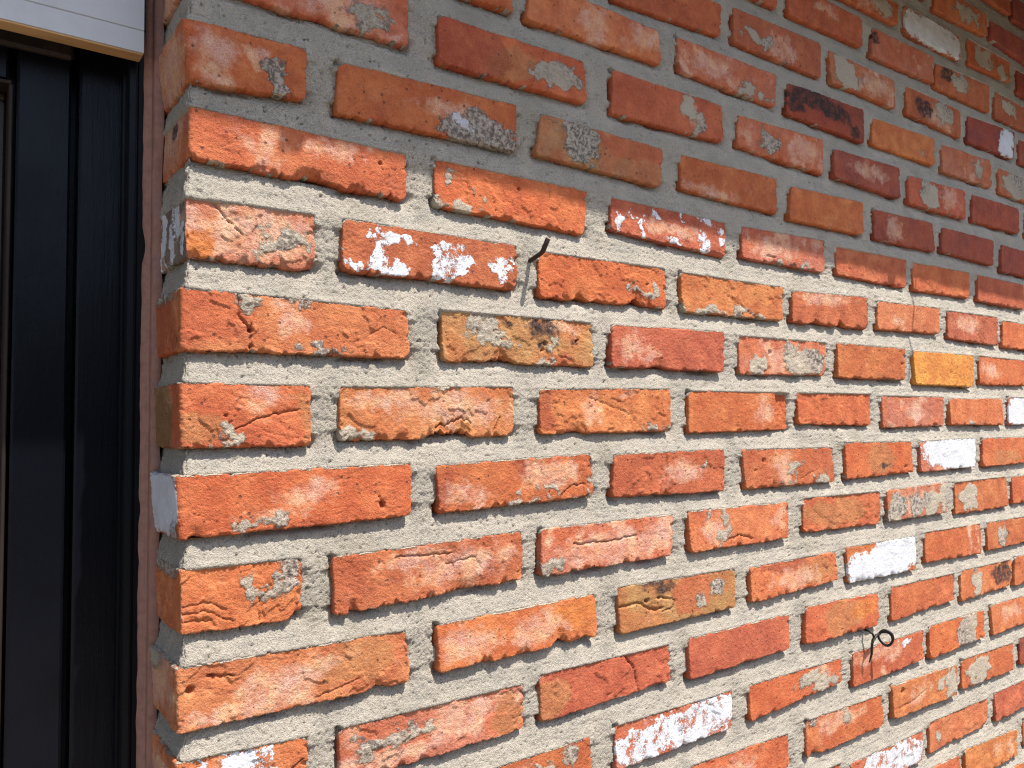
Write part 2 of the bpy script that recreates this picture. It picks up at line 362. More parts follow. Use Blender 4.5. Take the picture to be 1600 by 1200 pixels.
# what each brick looks like: base type, then marks (kind, u from the left, v from the bottom, half sizes)
FEAT = {
 (0,1): ('O', [('m',.73,.18,.13,.42), ('b',.2,.45,.22,.5), ('b',.58,.55,.1,.3)]),
 (0,2): ('O', [('m',.78,.16,.24,.36), ('m',.72,.55,.06,.12), ('p',.68,.38,.05,.1), ('b',.62,.5,.2,.3)]),
 (0,3): ('Y', [('m',.34,.5,.13,.5), ('m',.2,.85,.1,.12), ('r',.75,.75,.3,.3)]),
 (0,4): ('O', [('b',.3,.15,.3,.2)]), (0,5): ('L', []), (0,6): ('V', [('b',.3,.5,.15,.5)]), (0,7): ('V', []), (0,8): ('V', []),
 (-1,1): ('P', [('b',.7,.4,.25,.5), ('m',.8,.35,.12,.22)]),
 (-1,2): ('O', [('m',.77,.42,.16,.34), ('v',.15,.6,.3,.8), ('y',.45,.4,.2,.4)]),
 (-1,3): ('R', [('m',.66,.62,.07,.3), ('m',.74,.3,.07,.22), ('b',.7,.5,.12,.3)]),
 (-1,4): ('P', [('m',.36,.4,.1,.3), ('b',.75,.5,.25,.4)]), (-1,5): ('V', [('b',.5,.6,.3,.3)]),
 (-1,6): ('R', [('m',.35,.5,.17,.55), ('b',.7,.6,.2,.5)]), (-1,7): ('V', []),
 (-2,1): ('O', [('m',.5,.4,.2,.3)]), (-2,2): ('O', []), (-2,3): ('L', [('b',.45,.5,.12,.6), ('b',.85,.6,.15,.5)]),
 (-2,4): ('P', [('m',.72,.12,.2,.2), ('b',.3,.5,.3,.4)]),
 (-2,5): ('D', [('d',.3,.75,.35,.3), ('d',.62,.6,.2,.3), ('d',.85,.2,.1,.25), ('d',.12,.4,.1,.3)]),
 (-2,6): ('L', [('m',.78,.3,.05,.1)]), (-2,7): ('P', [('m',.72,.55,.1,.3)]), (-2,8): ('P', [('m',.4,.5,.3,.55)]),
 (-3,3): ('R', []), (-3,4): ('R', [('m',.2,.4,.09,.2), ('m',.33,.35,.07,.25), ('b',.5,.35,.2,.4)]),
 (-3,5): ('P', [('m',.24,.5,.2,.5), ('b',.7,.5,.3,.4)]), (-3,6): ('R', [('m',.68,.6,.18,.35), ('d',.3,.5,.15,.3), ('b',.6,.4,.3,.4)]),
 (-3,7): ('D', [('p',.80,.2,.14,.28), ('p',.85,.2,.14,.28), ('p',.84,.75,.14,.3), ('p',.79,.7,.12,.3), ('p',.82,.5,.17,.4)]), (-3,8): ('V', []),
 (-4,4): ('R', []), (-4,5): ('R', [('b',.5,.7,.2,.2)]), (-4,6): ('P', [('d',.03,.7,.05,.2)]),
 (-4,7): ('O', [('m',.45,.6,.16,.4), ('d',.2,.7,.12,.3)]), (-4,8): ('R', [('m',.3,.65,.18,.3)]),
 (-5,5): ('O', [('m',.75,.5,.15,.3), ('b',.5,.5,.3,.4)]), (-5,6): ('P', [('p',.5,.46,.62,.62)]),
 (-5,7): ('O', [('m',.35,.5,.22,.45), ('m',.8,.3,.12,.3)]), (-5,8): ('D', []), (-6,7): ('O', [('m',.6,.5,.25,.3)]), (-6,8): ('V', []),
 (-7,7): ('R', []), (-7,8): ('V', []),
 (1,1): ('O', [('b',.62,.75,.15,.3), ('b',.3,.5,.1,.4), ('h',.86,.68,.0028), ('n',.55,.12,.007)], 1.3),
 (1,2): ('O', [('m',.07,.6,.02,.07), ('m',.2,.45,.035,.13), ('m',.14,.45,.015,.06), ('m',.29,.38,.02,.07), ('m',.1,.08,.1,.1), ('h',.52,.72,.0026), ('c',[(.36,.32),(.37,0.)],.0016)], .7),
 (1,3): ('R', [('p',.17,.65,.02,.2), ('p',.04,.3,.035,.2), ('p',.25,.25,.018,.3), ('p',.52,.08,.07,.09), ('p',.79,.28,.035,.28), ('p',.81,.86,.06,.1), ('p',.35,.78,.03,.1), ('p',.96,.4,.025,.12), ('p',.93,.72,.02,.14), ('p',.62,.85,.015,.08), ('b',.5,.45,.3,.25), ('m',.12,.5,.04,.1)]),
 (1,4): ('P', [('m',.69,.14,.05,.14), ('m',.52,.03,.05,.06), ('b',.4,.5,.3,.4), ('c',[(.28,.2),(.38,.2)],.002)]),
 (1,5): ('O', [('n',.8,.05,.012)]), (1,6): ('O', []), (1,7): ('R', []),
 (2,1): ('P', [('o',.12,.3,.12,.4), ('b',.62,.55,.5,.6), ('m',.62,.42,.13,.2), ('m',.8,.6,.14,.14), ('m',.55,.12,.1,.1), ('m',.9,.35,.06,.2), ('c',[(.2,.97),(.42,.48)],.0016)], 1.4),
 (2,2): ('R', [('p',.2,.68,.07,.2), ('p',.31,.72,.04,.12), ('p',.19,.3,.05,.25), ('p',.27,.17,.09,.14), ('p',.02,.55,.02,.16), ('p',.51,.65,.07,.22), ('p',.58,.4,.11,.28), ('p',.62,.68,.05,.2), ('p',.55,.12,.06,.1), ('p',.86,.6,.05,.12), ('p',.92,.4,.025,.2), ('p',.08,.05,.06,.1)]),
 (2,3): ('O', [('m',.715,.6,.028,.16), ('m',.76,.36,.04,.1), ('m',.83,.3,.05,.09), ('m',.90,.48,.03,.2), ('c',[(.3,1.),(.3,.7)],.0018), ('c',[(.17,0.),(.17,.42)],.0018), ('n',.3,.06,.012), ('n',.74,.06,.018), ('h',.83,.55,.003)], 1.2),
 (2,4): ('L', [('m',.3,.04,.32,.09), ('m',.56,.16,.1,.15), ('c',[(.4,.62),(.72,.0)],.0016)], .6),
 (2,5): ('R', [('b',.4,.85,.4,.2), ('n',.62,.06,.018), ('n',.3,.1,.01)], 1.2), (2,6): ('L', [('b',.35,.35,.12,.25)]), (2,7): ('R', [('b',.4,.6,.3,.3), ('c',[(.63,.0),(.55,.5)],.0018)]), (2,8): ('O', []),
 (3,1): ('L', [('c',[(.225,1.),(.22,.62),(.27,.36),(.262,0.)],.0024), ('c',[(.29,.98),(.285,.6),(.265,.38)],.0014), ('h',.267,.36,.0035), ('h',.272,.08,.0026), ('b',.43,.6,.1,.35), ('m',.26,.9,.035,.1), ('m',.56,.05,.07,.09), ('m',.48,.95,.03,.07), ('r',.1,.6,.15,.5), ('c',[(.8,.45),(.87,.62),(.93,.5)],.0013)]),
 (3,2): ('Y', [('m',.25,.68,.1,.22), ('m',.33,.48,.1,.22), ('m',.64,.03,.09,.12), ('m',.7,.3,.02,.2), ('d',.66,.75,.12,.2), ('d',.4,.85,.035,.1), ('d',.85,.6,.03,.12), ('d',.62,.45,.03,.1), ('h',.88,.55,.003), ('h',.65,.45,.003), ('h',.63,.3,.003), ('b',.75,.85,.2,.15), ('n',.36,.1,.015), ('r',.75,.1,.1,.15)], .8),
 (3,3): ('R', [('b',.14,.55,.13,.42), ('b',.3,.3,.08,.2), ('h',.17,.55,.002), ('n',.4,.1,.008)], .8),
 (3,4): ('P', [('m',.2,.22,.09,.25), ('m',.55,.6,.09,.28), ('m',.8,.4,.18,.42), ('m',.66,.2,.16,.2), ('b',.45,.4,.2,.4), ('h',.33,.62,.004)]),
 (3,5): ('O', [('h',.94,.5,.004), ('c',[(.6,.95),(.55,.4)],.0014)]), (3,6): ('A', [('h',.2,.7,.002), ('h',.6,.4,.0025), ('h',.75,.3,.002), ('h',.4,.3,.0025), ('h',.88,.6,.002), ('h',.15,.35,.002)]),
 (3,7): ('O', [('b',.2,.5,.2,.4)]),
 (4,1): ('O', [('y',.12,.25,.16,.3), ('y',.95,.5,.08,.4), ('m',.31,.13,.07,.16), ('b',.65,.8,.2,.25), ('h',.32,.5,.0022), ('c',[(.4,.3),(.65,.5),(.9,.6)],.0018), ('r',.6,.2,.3,.25)], .8),
 (4,2): ('L', [('b',.62,.55,.38,.42), ('m',.07,.12,.06,.16), ('m',.55,.94,.03,.06), ('b',.25,.75,.25,.25), ('n',.55,.1,.016), ('n',.66,.07,.012), ('c',[(.52,.1),(.66,.3),(.72,.26)],.003), ('c',[(.87,.1),(.91,.38)],.002)], 1.3),
 (4,3): ('L', [('b',.37,.5,.08,.35), ('m',.92,.07,.09,.1), ('v',.04,.5,.06,.5), ('c',[(.36,.8),(.68,.4),(.7,.25)],.0013), ('b',.65,.85,.05,.1), ('n',.25,.08,.006)], .7),
 (4,4): ('O', [('b',.74,.45,.12,.45)], .5), (4,5): ('O', []), (4,6): ('P', [('b',.52,.5,.17,.4)]), (4,7): ('L', [('m',.4,.02,.1,.08)]), (4,8): ('P', [('p',.5,.5,.6,.62)]),
 (5,1): ('O', [('b',.55,.58,.13,.25), ('b',.35,.25,.15,.15), ('m',.25,.08,.05,.1), ('m',.33,.16,.07,.13), ('m',.40,.22,.05,.18), ('h',.855,.26,.0042), ('c',[(.835,.42),(.86,.28)],.0016), ('n',.06,.04,.006)], .4),
 (5,2): ('O', [('b',.17,.35,.13,.35), ('b',.7,.6,.2,.38), ('v',.53,.8,.07,.2), ('m',.69,.24,.045,.13), ('m',.52,.1,.1,.09), ('m',.96,.25,.03,.12), ('v',.05,.5,.05,.5), ('c',[(.76,.1),(.86,.32),(.94,.28)],.002)], .9),
 (5,3): ('R', [('c',[(.405,.7),(.40,0.)],.0018), ('c',[(.45,.95),(.455,.5),(.44,0.)],.0022), ('m',.74,.72,.025,.07), ('b',.6,.5,.2,.3)], .4),
 (5,4): ('O', [('b',.42,.5,.13,.5), ('m',.52,.45,.08,.15), ('m',.87,.15,.1,.15), ('m',.45,.1,.1,.08), ('h',.21,.7,.0042), ('h',.12,.45,.0026), ('c',[(.6,.18),(.75,.35)],.0016)], 1.2),
 (5,5): ('O', [('y',.52,.5,.22,.5), ('d',.55,.3,.08,.12), ('h',.88,.2,.0045)]), (5,6): ('P', [('p',.58,.62,.58,.6), ('p',.75,.3,.4,.35)]), (5,7): ('O', [('y',.5,.3,.3,.3)]),
 (6,1): ('L', [('m',.53,.78,.05,.13), ('m',.6,.55,.06,.14), ('m',.72,.46,.1,.13), ('m',.83,.7,.1,.28), ('c',[(.02,.42),(.2,.45),(.36,.3)],.0013), ('c',[(.02,.3),(.2,.32),(.42,.12)],.0013), ('c',[(.05,.2),(.25,.16)],.0012), ('c',[(.64,.42),(.63,.05)],.0013), ('n',.95,.07,.012)], .4),
 (6,2): ('O', [('b',.62,.5,.3,.4), ('b',.9,.55,.1,.3), ('b',.4,.75,.2,.2), ('c',[(.55,.55),(.72,.62),(.75,.35)],.0012), ('n',.66,.16,.008), ('c',[(.3,.85),(.6,.75)],.002)], 1.3),
 (6,3): ('P', [('b',.5,.4,.5,.5), ('m',.08,.15,.08,.12), ('b',.85,.5,.2,.4), ('c',[(.22,.58),(.45,.56),(.7,.6)],.0022), ('c',[(.72,.9),(.73,.3)],.0012), ('c',[(.27,.9),(.26,.6)],.0012)], 1.0),
 (6,4): ('L', [('m',.33,.55,.05,.32), ('m',.18,.85,.03,.1), ('b',.2,.5,.13,.4), ('b',.92,.55,.08,.3), ('c',[(.36,.2),(.48,.25),(.6,.15)],.0025)]),
 (6,5): ('O', [('y',.4,.5,.4,.4), ('h',.66,.22,.003), ('h',.93,.22,.003)]),
 (6,6): ('P', [('m',.14,.4,.15,.5), ('m',.45,.45,.11,.5), ('m',.72,.35,.15,.45), ('m',.92,.5,.1,.5), ('b',.5,.5,.4,.4)]), (6,7): ('O', [('m',.26,.5,.17,.45)]), (6,8): ('O', [('m',.8,.5,.2,.4)]),
 (7,1): ('L', [('b',.55,.62,.16,.3), ('b',.35,.5,.12,.35), ('b',.45,.2,.15,.2), ('y',.75,.6,.2,.4), ('h',.05,.62,.005), ('h',.14,.78,.0028), ('c',[(.12,.8),(.22,.74)],.0022), ('n',.84,.07,.007), ('b',.2,.1,.2,.15), ('c',[(.55,.1),(.75,.28)],.0013)]),
 (7,2): ('L', [('b',.6,.45,.17,.4), ('b',.15,.5,.2,.4), ('o',.85,.6,.15,.4), ('n',.75,.07,.01), ('n',.92,.05,.012)], 1.1),
 (7,3): ('Y', [('d',.32,.85,.12,.14), ('h',.22,.6,.005), ('h',.32,.62,.004), ('c',[(.0,.55),(.14,.6),(.28,.35),(.34,.38)],.0034), ('c',[(.33,.62),(.45,.5),(.42,.32),(.34,.3)],.0022), ('m',.83,.62,.06,.25), ('m',.68,.35,.06,.2), ('r',.6,.55,.2,.5)], .5),
 (7,4): ('L', [('b',.5,.4,.3,.4), ('v',.4,.85,.3,.2), ('y',.75,.5,.25,.4)], 1.4), (7,5): ('L', [('p',.4,.35,.5,.55), ('p',.75,.65,.4,.5)], .9), (7,6): ('O', [('b',.78,.5,.06,.5), ('b',.93,.5,.04,.5)]), (7,7): ('O', [('m',.3,.5,.1,.3), ('d',.4,.4,.08,.1)]),
 (8,1): ('L', [('p',.35,.72,.36,.22), ('p',.5,.9,.25,.14), ('c',[(.7,.2),(.95,.6)],.002)], 1.0),
 (8,2): ('P', [('m',.2,.55,.15,.2), ('m',.38,.6,.1,.16), ('m',.12,.3,.12,.12), ('b',.6,.6,.2,.4), ('b',.2,.2,.25,.2), ('y',.92,.4,.1,.4)], .8),
 (8,3): ('R', [('y',.06,.5,.14,.5), ('c',[(.63,.98),(.7,.6),(.73,0.)],.0026)], .4), (8,4): ('R', [], .4), (8,5): ('O', [('y',.5,.5,.25,.5), ('o',.8,.6,.2,.3), ('h',.47,.2,.0025)], 1.2), (8,6): ('O', [], 1.0),
 (8,7): ('L', [('m',.3,.5,.1,.6), ('d',.8,.6,.2,.42)]), (8,8): ('O', []),
 (9,2): ('O', [('m',.68,.68,.16,.13), ('m',.86,.85,.05,.12), ('b',.4,.7,.2,.2)]), (9,3): ('P', [('p',.45,.42,.55,.45), ('p',.8,.55,.3,.45)], .6),
 (9,4): ('O', [('m',.62,.55,.13,.35), ('m',.8,.3,.15,.25), ('b',.75,.6,.2,.35)], .9), (9,5): ('R', [('b',.3,.75,.4,.25), ('p',.72,.8,.1,.12), ('b',.55,.5,.15,.2), ('b',.4,.1,.05,.3)]), (9,6): ('O', [('m',.68,.5,.2,.6)]), (9,7): ('L', [('b',.4,.6,.3,.3)]),
 (10,4): ('O', [('b',.45,.35,.25,.5)]), (10,5): ('O', [('b',.4,.75,.4,.3), ('m',.5,.68,.06,.24), ('m',.1,.85,.05,.12), ('c',[(.5,.5),(.48,.02)],.002), ('n',.1,.08,.008)], .8), (10,6): ('L', [('m',.72,.6,.06,.25), ('m',.9,.5,.1,.5), ('b',.4,.5,.2,.3), ('h',.14,.75,.0065), ('c',[(.05,.3),(.3,.35),(.5,.55)],.002)]), (10,7): ('O', [('m',.32,.5,.2,.55)]), (10,8): ('D', []),
 (11,5): ('P', [('p',.6,.5,.55,.5), ('p',.2,.3,.3,.4)]), (11,6): ('L', [('m',.13,.35,.06,.25)]), (11,7): ('R', []), (12,7): ('L', [('b',.6,.6,.08,.4), ('b',.85,.5,.1,.4)]),
}
# the return faces of the corner bricks: (marks in u from the corner inwards)
RET = {
 0: [('b',.5,.5,.5,.6)], -1: [('b',.5,.5,.5,.6), ('m',.6,.7,.3,.3)], 1: [('b',.55,.6,.4,.5), ('d',.45,.8,.1,.2)],
 2: [('s',.5,.5,.7,.7), ('p',.3,.75,.1,.35), ('p',.45,.3,.08,.35), ('p',.7,.6,.12,.5), ('p',.85,.25,.1,.3), ('p',.15,.4,.06,.3)], 3: [('m',.5,.97,.3,.12), ('r',.6,.4,.5,.6)], 4: [('t',.75,.5,.5,.9)],
 5: [('p',.5,.62,.62,.62), ('m',.15,.1,.1,.15)], 6: [('m',.5,.95,.4,.12)], 7: [('b',.6,.6,.5,.5), ('m',.8,.9,.3,.2)], 8: [('b',.5,.4,.4,.4)],
}
TYPES = {'O': ((.50,.142,.056), (.44,.108,.043)), 'L': ((.54,.180,.070), (.48,.138,.053)), 'R': ((.45,.115,.055), (.39,.092,.046)),
         'V': ((.28,.064,.044), (.34,.075,.043)), 'P': ((.47,.150,.085), (.47,.125,.058)), 'Y': ((.41,.195,.082), (.44,.155,.062)),
         'A': ((.60,.27,.06), (.52,.20,.05)), 'D': ((.24,.055,.04), (.31,.06,.034))}
OVER = {'y': (.40,.18,.072), 'r': (.43,.10,.045), 'o': (.55,.18,.045), 'v': (.27,.05,.03), 't': (.25,.13,.055), 's': (.20,.15,.12)}
SPECIAL = {(-5,6): 'white painted brick high in the shade at the right', (-3,7): 'dark brick with one pale blue painted end',
           (4,8): 'white painted brick at the right edge of the wall', (5,6): 'white painted brick with a bare lower left corner',
           (6,6): 'brick crusted with cream mortar', (7,5): 'white painted brick with a bare orange upper corner',
           (8,1): 'corner brick with a torn patch of white paint', (9,3): 'white painted brick mottled with bare red spots',
           (11,5): 'white painted brick at the bottom of the wall', (2,2): 'dark red brick with flaking white paint patches',
           (1,3): 'red brick splashed with small white paint drips', (3,6): 'yellow orange brick with dark pores',
           (7,3): 'lumpy ochre brown brick', (-2,5): 'dark burnt brick', (3,2): 'ochre brick with mortar lump and black spots',
           (3,1): 'orange corner brick cracked through', (8,3): 'red brick with a curved crack', (2,1): 'corner brick with a pale lime crust',
           (0,2): 'shaded brick with a large pale mortar stain', (0,3): 'brown brick with a grey mortar patch'}
CAMP = (-0.1755, -0.7274)
YRET = 0.112        # how deep the return of the corner goes to the door frame

def marks(fl, kind, u, v, wob, L=.221, H=.0566):
    f = np.full(u.shape, -2.0, np.float32)
    for m in fl:
        if m[0] == kind:
            if kind == 'b':
                f = np.maximum(f, 1.9*np.exp(-.75*(((u - m[1]) / m[3])**2 + ((v - m[2]) / m[4])**2)) - 1.0); continue
            sc = min(m[3]*L, m[4]*H) / .0075
            f = np.maximum(f, (1 - np.sqrt(((u - m[1]) / m[3])**2 + ((v - m[2]) / m[4])**2)) * max(sc, .35))
    return f + wob * (1.0 if kind in 'mp' else .7)

def seg_dist(sx, sy, pts, L, H):
    d = np.full(sx.shape, 1.0, np.float32)
    for (a, b), (c, e) in zip(pts[:-1], pts[1:]):
        ax, ay, bx, by = a*L, b*H, c*L, e*H
        vx, vy = bx-ax, by-ay
        t = np.clip(((sx-ax)*vx + (sy-ay)*vy) / (vx*vx+vy*vy+1e-12), 0, 1)
        d = np.minimum(d, np.hypot(sx-ax-t*vx, sy-ay-t*vy))
    return d

ROUND = np.array([0, .0005, .0011, .0019, .0029, .0041])
def axis(a, b, step, lo=True, hi=True):
    q = [np.linspace(a, b, max(3, int(round((b-a)/step)) + 1))]
    if lo: q.append(a + ROUND); q[0] = q[0][q[0] > a + .0048]
    if hi: q.append(b - ROUND); q[0] = q[0][q[0] < b - .0048]
    return np.unique(np.round(np.concatenate(q), 6))

quads = {}          # (course, n) -> dict for the mortar
def brick(key, quad, prot, parent, coarse=1.0):
    k, n = key
    sd = (k * 31 + n * 17) & 255
    r = random.Random(k * 1000 + n)
    q = np.array(quad, np.float64).reshape(4, 2)          # TL TR BR BL
    ret = n == 1
    TL, TR, BR_, BLc = q
    L = (TR[0]-TL[0] + BR_[0]-BLc[0]) / 2; H = (TL[1]-BLc[1] + TR[1]-BR_[1]) / 2
    spec = FEAT.get(key)
    if spec is None:
        spec = (r.choice('OOOLLRPVP'), r.choice([[], [], [('m',.6,.4,.15,.35)], [('b',.4,.5,.3,.4)], [('m',.3,.6,.12,.3), ('b',.7,.5,.2,.4)]]))
    typ, fl = spec[0], spec[1]
    rag = spec[2] if len(spec) > 2 else r.uniform(.5, 1.0)
    cx = (TL[0] + TR[0]) / 2
    dist = math.hypot(cx - CAMP[0], CAMP[1]); cs = -CAMP[1] / dist
    crk = any(m[0] == 'c' for m in fl) and dist < 1.5
    ds = min(max(.0009 if crk else .00125, 1.15 * dist / 794 / cs), .0045) * coarse; dt = max(.0009 if crk else .0012, 1.05 * dist / 794) * coarse
    sa = axis(-YRET if ret else 0, L, ds, lo=not ret)
    if ret: sa = np.unique(np.round(np.concatenate([sa[(np.abs(sa) > .006)], np.linspace(-.006, .006, 11)]), 6))
    ta = axis(0, H, dt)
    s0, t0 = np.meshgrid(sa, ta, indexing='ij')
    s0 = s0.astype(np.float32); t0 = t0.astype(np.float32)
    nz = lambda f, o=2, c=0: fbm(s0*f + 3.7*n, t0*f + 1.3*k, sd + c, o)
    # wavering outline
    one = lambda a, f, c, o=3: fbm(a*f + n*5.1, a*0 + k*2.3 + c*.7, sd + c, o)
    eb = .0012 + .0012*one(s0, 30, 1) + .0005*one(s0, 190, 2, 2) + .0007*one(s0, 480, 41, 1) + rag*.0034*np.clip(one(s0, 62, 3, 4)-.06, 0, 1) + rag*.003*np.clip(one(s0, 260, 4)-.1, 0, 1) + rag*.0042*np.clip(.10 - np.abs(one(s0, 34, 46, 2)), 0, 1)*10*np.clip(.4 + 2.4*one(s0, 26, 47, 2), 0, 1)*.6
    et = .0008 + .0010*one(s0, 28, 5) + .0004*one(s0, 170, 6, 2) + .0006*one(s0, 480, 42, 1) + .003*np.clip(one(s0, 90, 7)-.15, 0, 1)
    el = .0006 + .0010*one(t0, 45, 8) + .0004*one(t0, 220, 9, 2) + .0006*one(t0, 480, 43, 1)
    er = .0006 + .0010*one(t0, 45, 10) + .0004*one(t0, 220, 12, 2) + .0006*one(t0, 480, 44, 1) + .003*np.clip(one(t0, 110, 13)-.12, 0, 1)
    crn = lambda a, R: R * (1 - np.sqrt(np.clip(1 - np.clip(1 - a/R, 0, 1)**2, 0, 1)))
    for e, top in ((eb, 0), (et, 1)):
        e += crn(L - s0, r.uniform(.003, .009))
        if not ret: e += crn(s0, r.uniform(.003, .009))
    notch = np.zeros_like(s0)
    for m in fl:
        if m[0] == 'n':
            eb += .45*m[3] * np.clip(1 - np.abs(s0/L - m[1]) / m[2], 0, 1)**.7 * (1 + .8*one(s0, 240, 21))
            notch += .0035 * np.clip(1 - np.abs(s0/L - m[1]) / m[2], 0, 1) * np.clip(1 - t0 / (m[3]*1.7), 0, 1)
    if ret:
        s_ = np.where(s0 > 0, s0 * (L - er) / L, s0)
        dl = np.full_like(s0, 1.0)
    else:
        s_ = el + s0 * (L - el - er) / L; dl = s0
    t_ = eb + t0 * (H - eb - et) / H
    u = np.clip(s_ / L, 0, 1); v = t_ / H
    ur = np.clip(-s_ / YRET, 0, 1)
    # outline to wall coordinates
    xx = (1-u)*(1-v)*BLc[0] + u*(1-v)*BR_[0] + u*v*TR[0] + (1-u)*v*TL[0]
    zz = (1-u)*(1-v)*BLc[1] + u*(1-v)*BR_[1] + u*v*TR[1] + (1-u)*v*TL[1]
    yy = np.zeros_like(xx); nx = np.zeros_like(xx); ny = -np.ones_like(xx)
    if ret:
        RC = .0035 + .0012*one(t0, 130, 14)
        ins = np.abs(s_) < RC
        ph = np.where(ins, np.pi/4 * (1 - s_/RC), np.where(s_ > 0, 0, np.pi/2))
        xl = (1-v)*BLc[0] + v*TL[0]
        xx = np.where(ins, xl + RC - RC*np.sin(ph), np.where(s_ > 0, xx, xl))
        yy = np.where(ins, RC - RC*np.cos(ph), np.where(s_ > 0, 0, -s_))
        nx, ny = -np.sin(ph), -np.cos(ph)
    # relief
    R1 = .0017 + .0014*nz(35, 2, 15)
    dt_ = np.minimum(t0, H - t0); dr = L - s0; dsd = np.minimum(dl, dr)
    rnd = lambda d, R: R * (1 - np.sqrt(np.clip(1 - np.clip(1 - d/R, 0, 1)**2, 0, 1)))
    depth = np.maximum(rnd(dt_, R1), rnd(dsd, R1*1.1)) + .15*np.minimum(rnd(dt_, R1*2.2), rnd(dsd, R1*2.2))
    hc = rag*np.clip(one(s0, 60, 16)-.08, 0, 1)*.030
    depth += .0034*sst(0, 1, 1 - t0/np.maximum(hc, 1e-4)) * (hc > 1e-4)
    hc2 = np.clip(one(t0, 70, 17)-.1, 0, 1)*.03
    depth += .0025*sst(0, 1, 1 - dr/np.maximum(hc2, 1e-4)) * (hc2 > 1e-4)
    depth += notch
    ang = r.uniform(-.6, .6); ca, sa_ = math.cos(ang), math.sin(ang)
    sx, sy = s0*ca + t0*sa_, -s0*sa_ + t0*ca
    crease = np.clip(.10 - np.abs(fbm(sx*26 + n, sy*95 + k, sd + 18, 3)), 0, .1) * 10
    csel = sst(.0, .35, nz(24, 2, 19))
    h = .0008*nz(12, 2, 20) + .00030*nz(75, 3, 22) + .00046*nz(320, 3, 23) - r.uniform(.0003, .0009)*crease*csel
    steps = sst(-.015, .015, nz(20, 4, 24) - .10)
    h += r.choice([0, .0006, .0012]) * (steps - 1)
    pits = pn(s0*330, t0*330, sd + 25)
    h -= .0011*sst(.62, .8, pits)
    chip_tint = np.zeros_like(h)
    for m in fl:
        if m[0] == 'c':
            wob = .0014*fbm(s0*110, t0*110, sd + 26, 2)
            d = seg_dist(s0 + wob, t0 + wob*1.3, m[1], L, H); cw = max(m[2]*.6, .001)
            h -= min(m[2]*1.5, .0038) * np.clip(1 - d/cw, 0, 1)**.8 * (s0 > 0)
            h -= .0006 * np.clip(1 - d/(m[2]*4), 0, 1) * (s0 > 0) * (nz(90, 1, 27) > 0)
        elif m[0] == 'h':
            d = np.hypot(s0 - m[1]*L, (t0 - m[2]*H)*r.uniform(.8, 1.3)) + .0012*fbm(s0*260, t0*260, sd + 28, 2)
            h -= 1.3*m[3] * sst(m[3], m[3]*.35, d)
    if key == (4, 4): h -= .0055*sst(.838, .862, s0/L + .03*nz(60, 3, 49)) * (1 + .3*nz(150, 2, 54))
    fr = RET.get(k, []) if ret else []
    wb = .75*nz(95, 4, 30) + .35*nz(330, 2, 29)
    us = s0 + .021*nz(27, 4, 50) + .004*nz(150, 2, 51); ts = t0 + .015*nz(27, 4, 52) + .004*nz(150, 2, 53)
    mottled = key in ((9,3), (2,2), (11,5), (8,1))
    def mk(kind):
        f = marks(fl, kind, us/L, ts/H, wb, L, H)
        if kind == 'm': f = np.where(f > -1.5, f + 1.9*nz(48, 4, 55) - .12 + .5*nz(17, 2, 56), f)
        if ret:
            f = np.where(s0 < 0, marks(fr, kind, ur, t0/H, wb, YRET, H), f)
        return f
    fm, fp, fb, fd = mk('m'), mk('p'), mk('b'), mk('d')
    h += sst(-.1, .5, fm) * (.0006 + .0010*nz(330, 2, 31) + .0009*nz(120, 2, 32))
    if mottled: fp = np.minimum(fp, .45)
    h += .00035*sst(0, .05, fp)
    # lime crumbs of bed mortar along the top and foot of the face
    rim = sst(.15, .4, one(s0, 55, 33) + .3*one(s0, 300, 34)) * sst(.004, .0005, t0) + sst(-.35, .05, one(s0, 50, 35) + .2*one(s0, 300, 45)) * sst(.0030, .0008, H - t0)
    X = xx + nx*(prot + h - depth); Y = yy + ny*(prot + h - depth); Z = zz
    # colours
    c1, c2 = (np.array(c) for c in TYPES[typ])
    w = sst(-.25, .25, nz(18, 3, 36))[..., None]
    jit = np.array([r.uniform(.92, 1.06), r.uniform(.95, 1.06), r.uniform(.90, 1.12)])
    tint = (c1*w + c2*(1-w)) * jit * (1 + .10*nz(45, 3, 48))[..., None]
    for o in 'yrovts':
        f = mk(o)
        g = sst(-.15, .35, f)[..., None]
        g = g * {'y': .6, 'v': .55, 'o': .7, 'r': .7}.get(o, 1.0)
        tint = tint*(1-g) + np.array(OVER[o])*g
    frac = sst(.0022, .004, depth + np.clip(-h - .001, 0, 1))[..., None] * .35
    tint = tint*(1-frac) + np.array((.44, .085, .03))*frac
    base_bl = {'P': .75, 'V': .25, 'R': .15}.get(typ, .32)
    bloom = np.clip(sst(.02, .42, nz(26, 4, 37))*base_bl + .85*sst(-.95, .9, fb), 0, 1)
    if ret: bloom = np.where(s0 < 0, np.clip(bloom + .15, 0, 1), bloom)
    masks = np.stack([np.clip(.5 + .5*fp, 0, 1), np.clip(np.maximum(.5 + .5*fm, rim*.62), 0, 1), bloom, sst(-.2, .35, fd)], -1)
    ni, nj = s0.shape
    V = np.stack([X, Y, Z + ZW], -1).reshape(-1, 3)
    tint4 = np.concatenate([tint, np.ones((ni, nj, 1))], -1).reshape(-1, 4); masks = masks.reshape(-1, 4)
    I = np.arange(ni*nj).reshape(ni, nj)
    F = [np.stack([I[:-1,:-1], I[1:,:-1], I[1:,1:], I[:-1,1:]], -1).reshape(-1, 4)]
    # sides: the rim goes back into the mortar
    loop = np.concatenate([I[:-1, 0], I[-1, :-1], I[:0:-1, -1], I[0, :0:-1]])
    prev = loop; vb = V[loop]; nn = np.stack([nx, ny, np.zeros_like(nx)], -1).reshape(-1, 3)[loop]
    allV = [V]; base = len(V); tl, ml = [tint4], [masks]
    ml0 = masks[loop].copy(); ml0[:, 0] *= .4
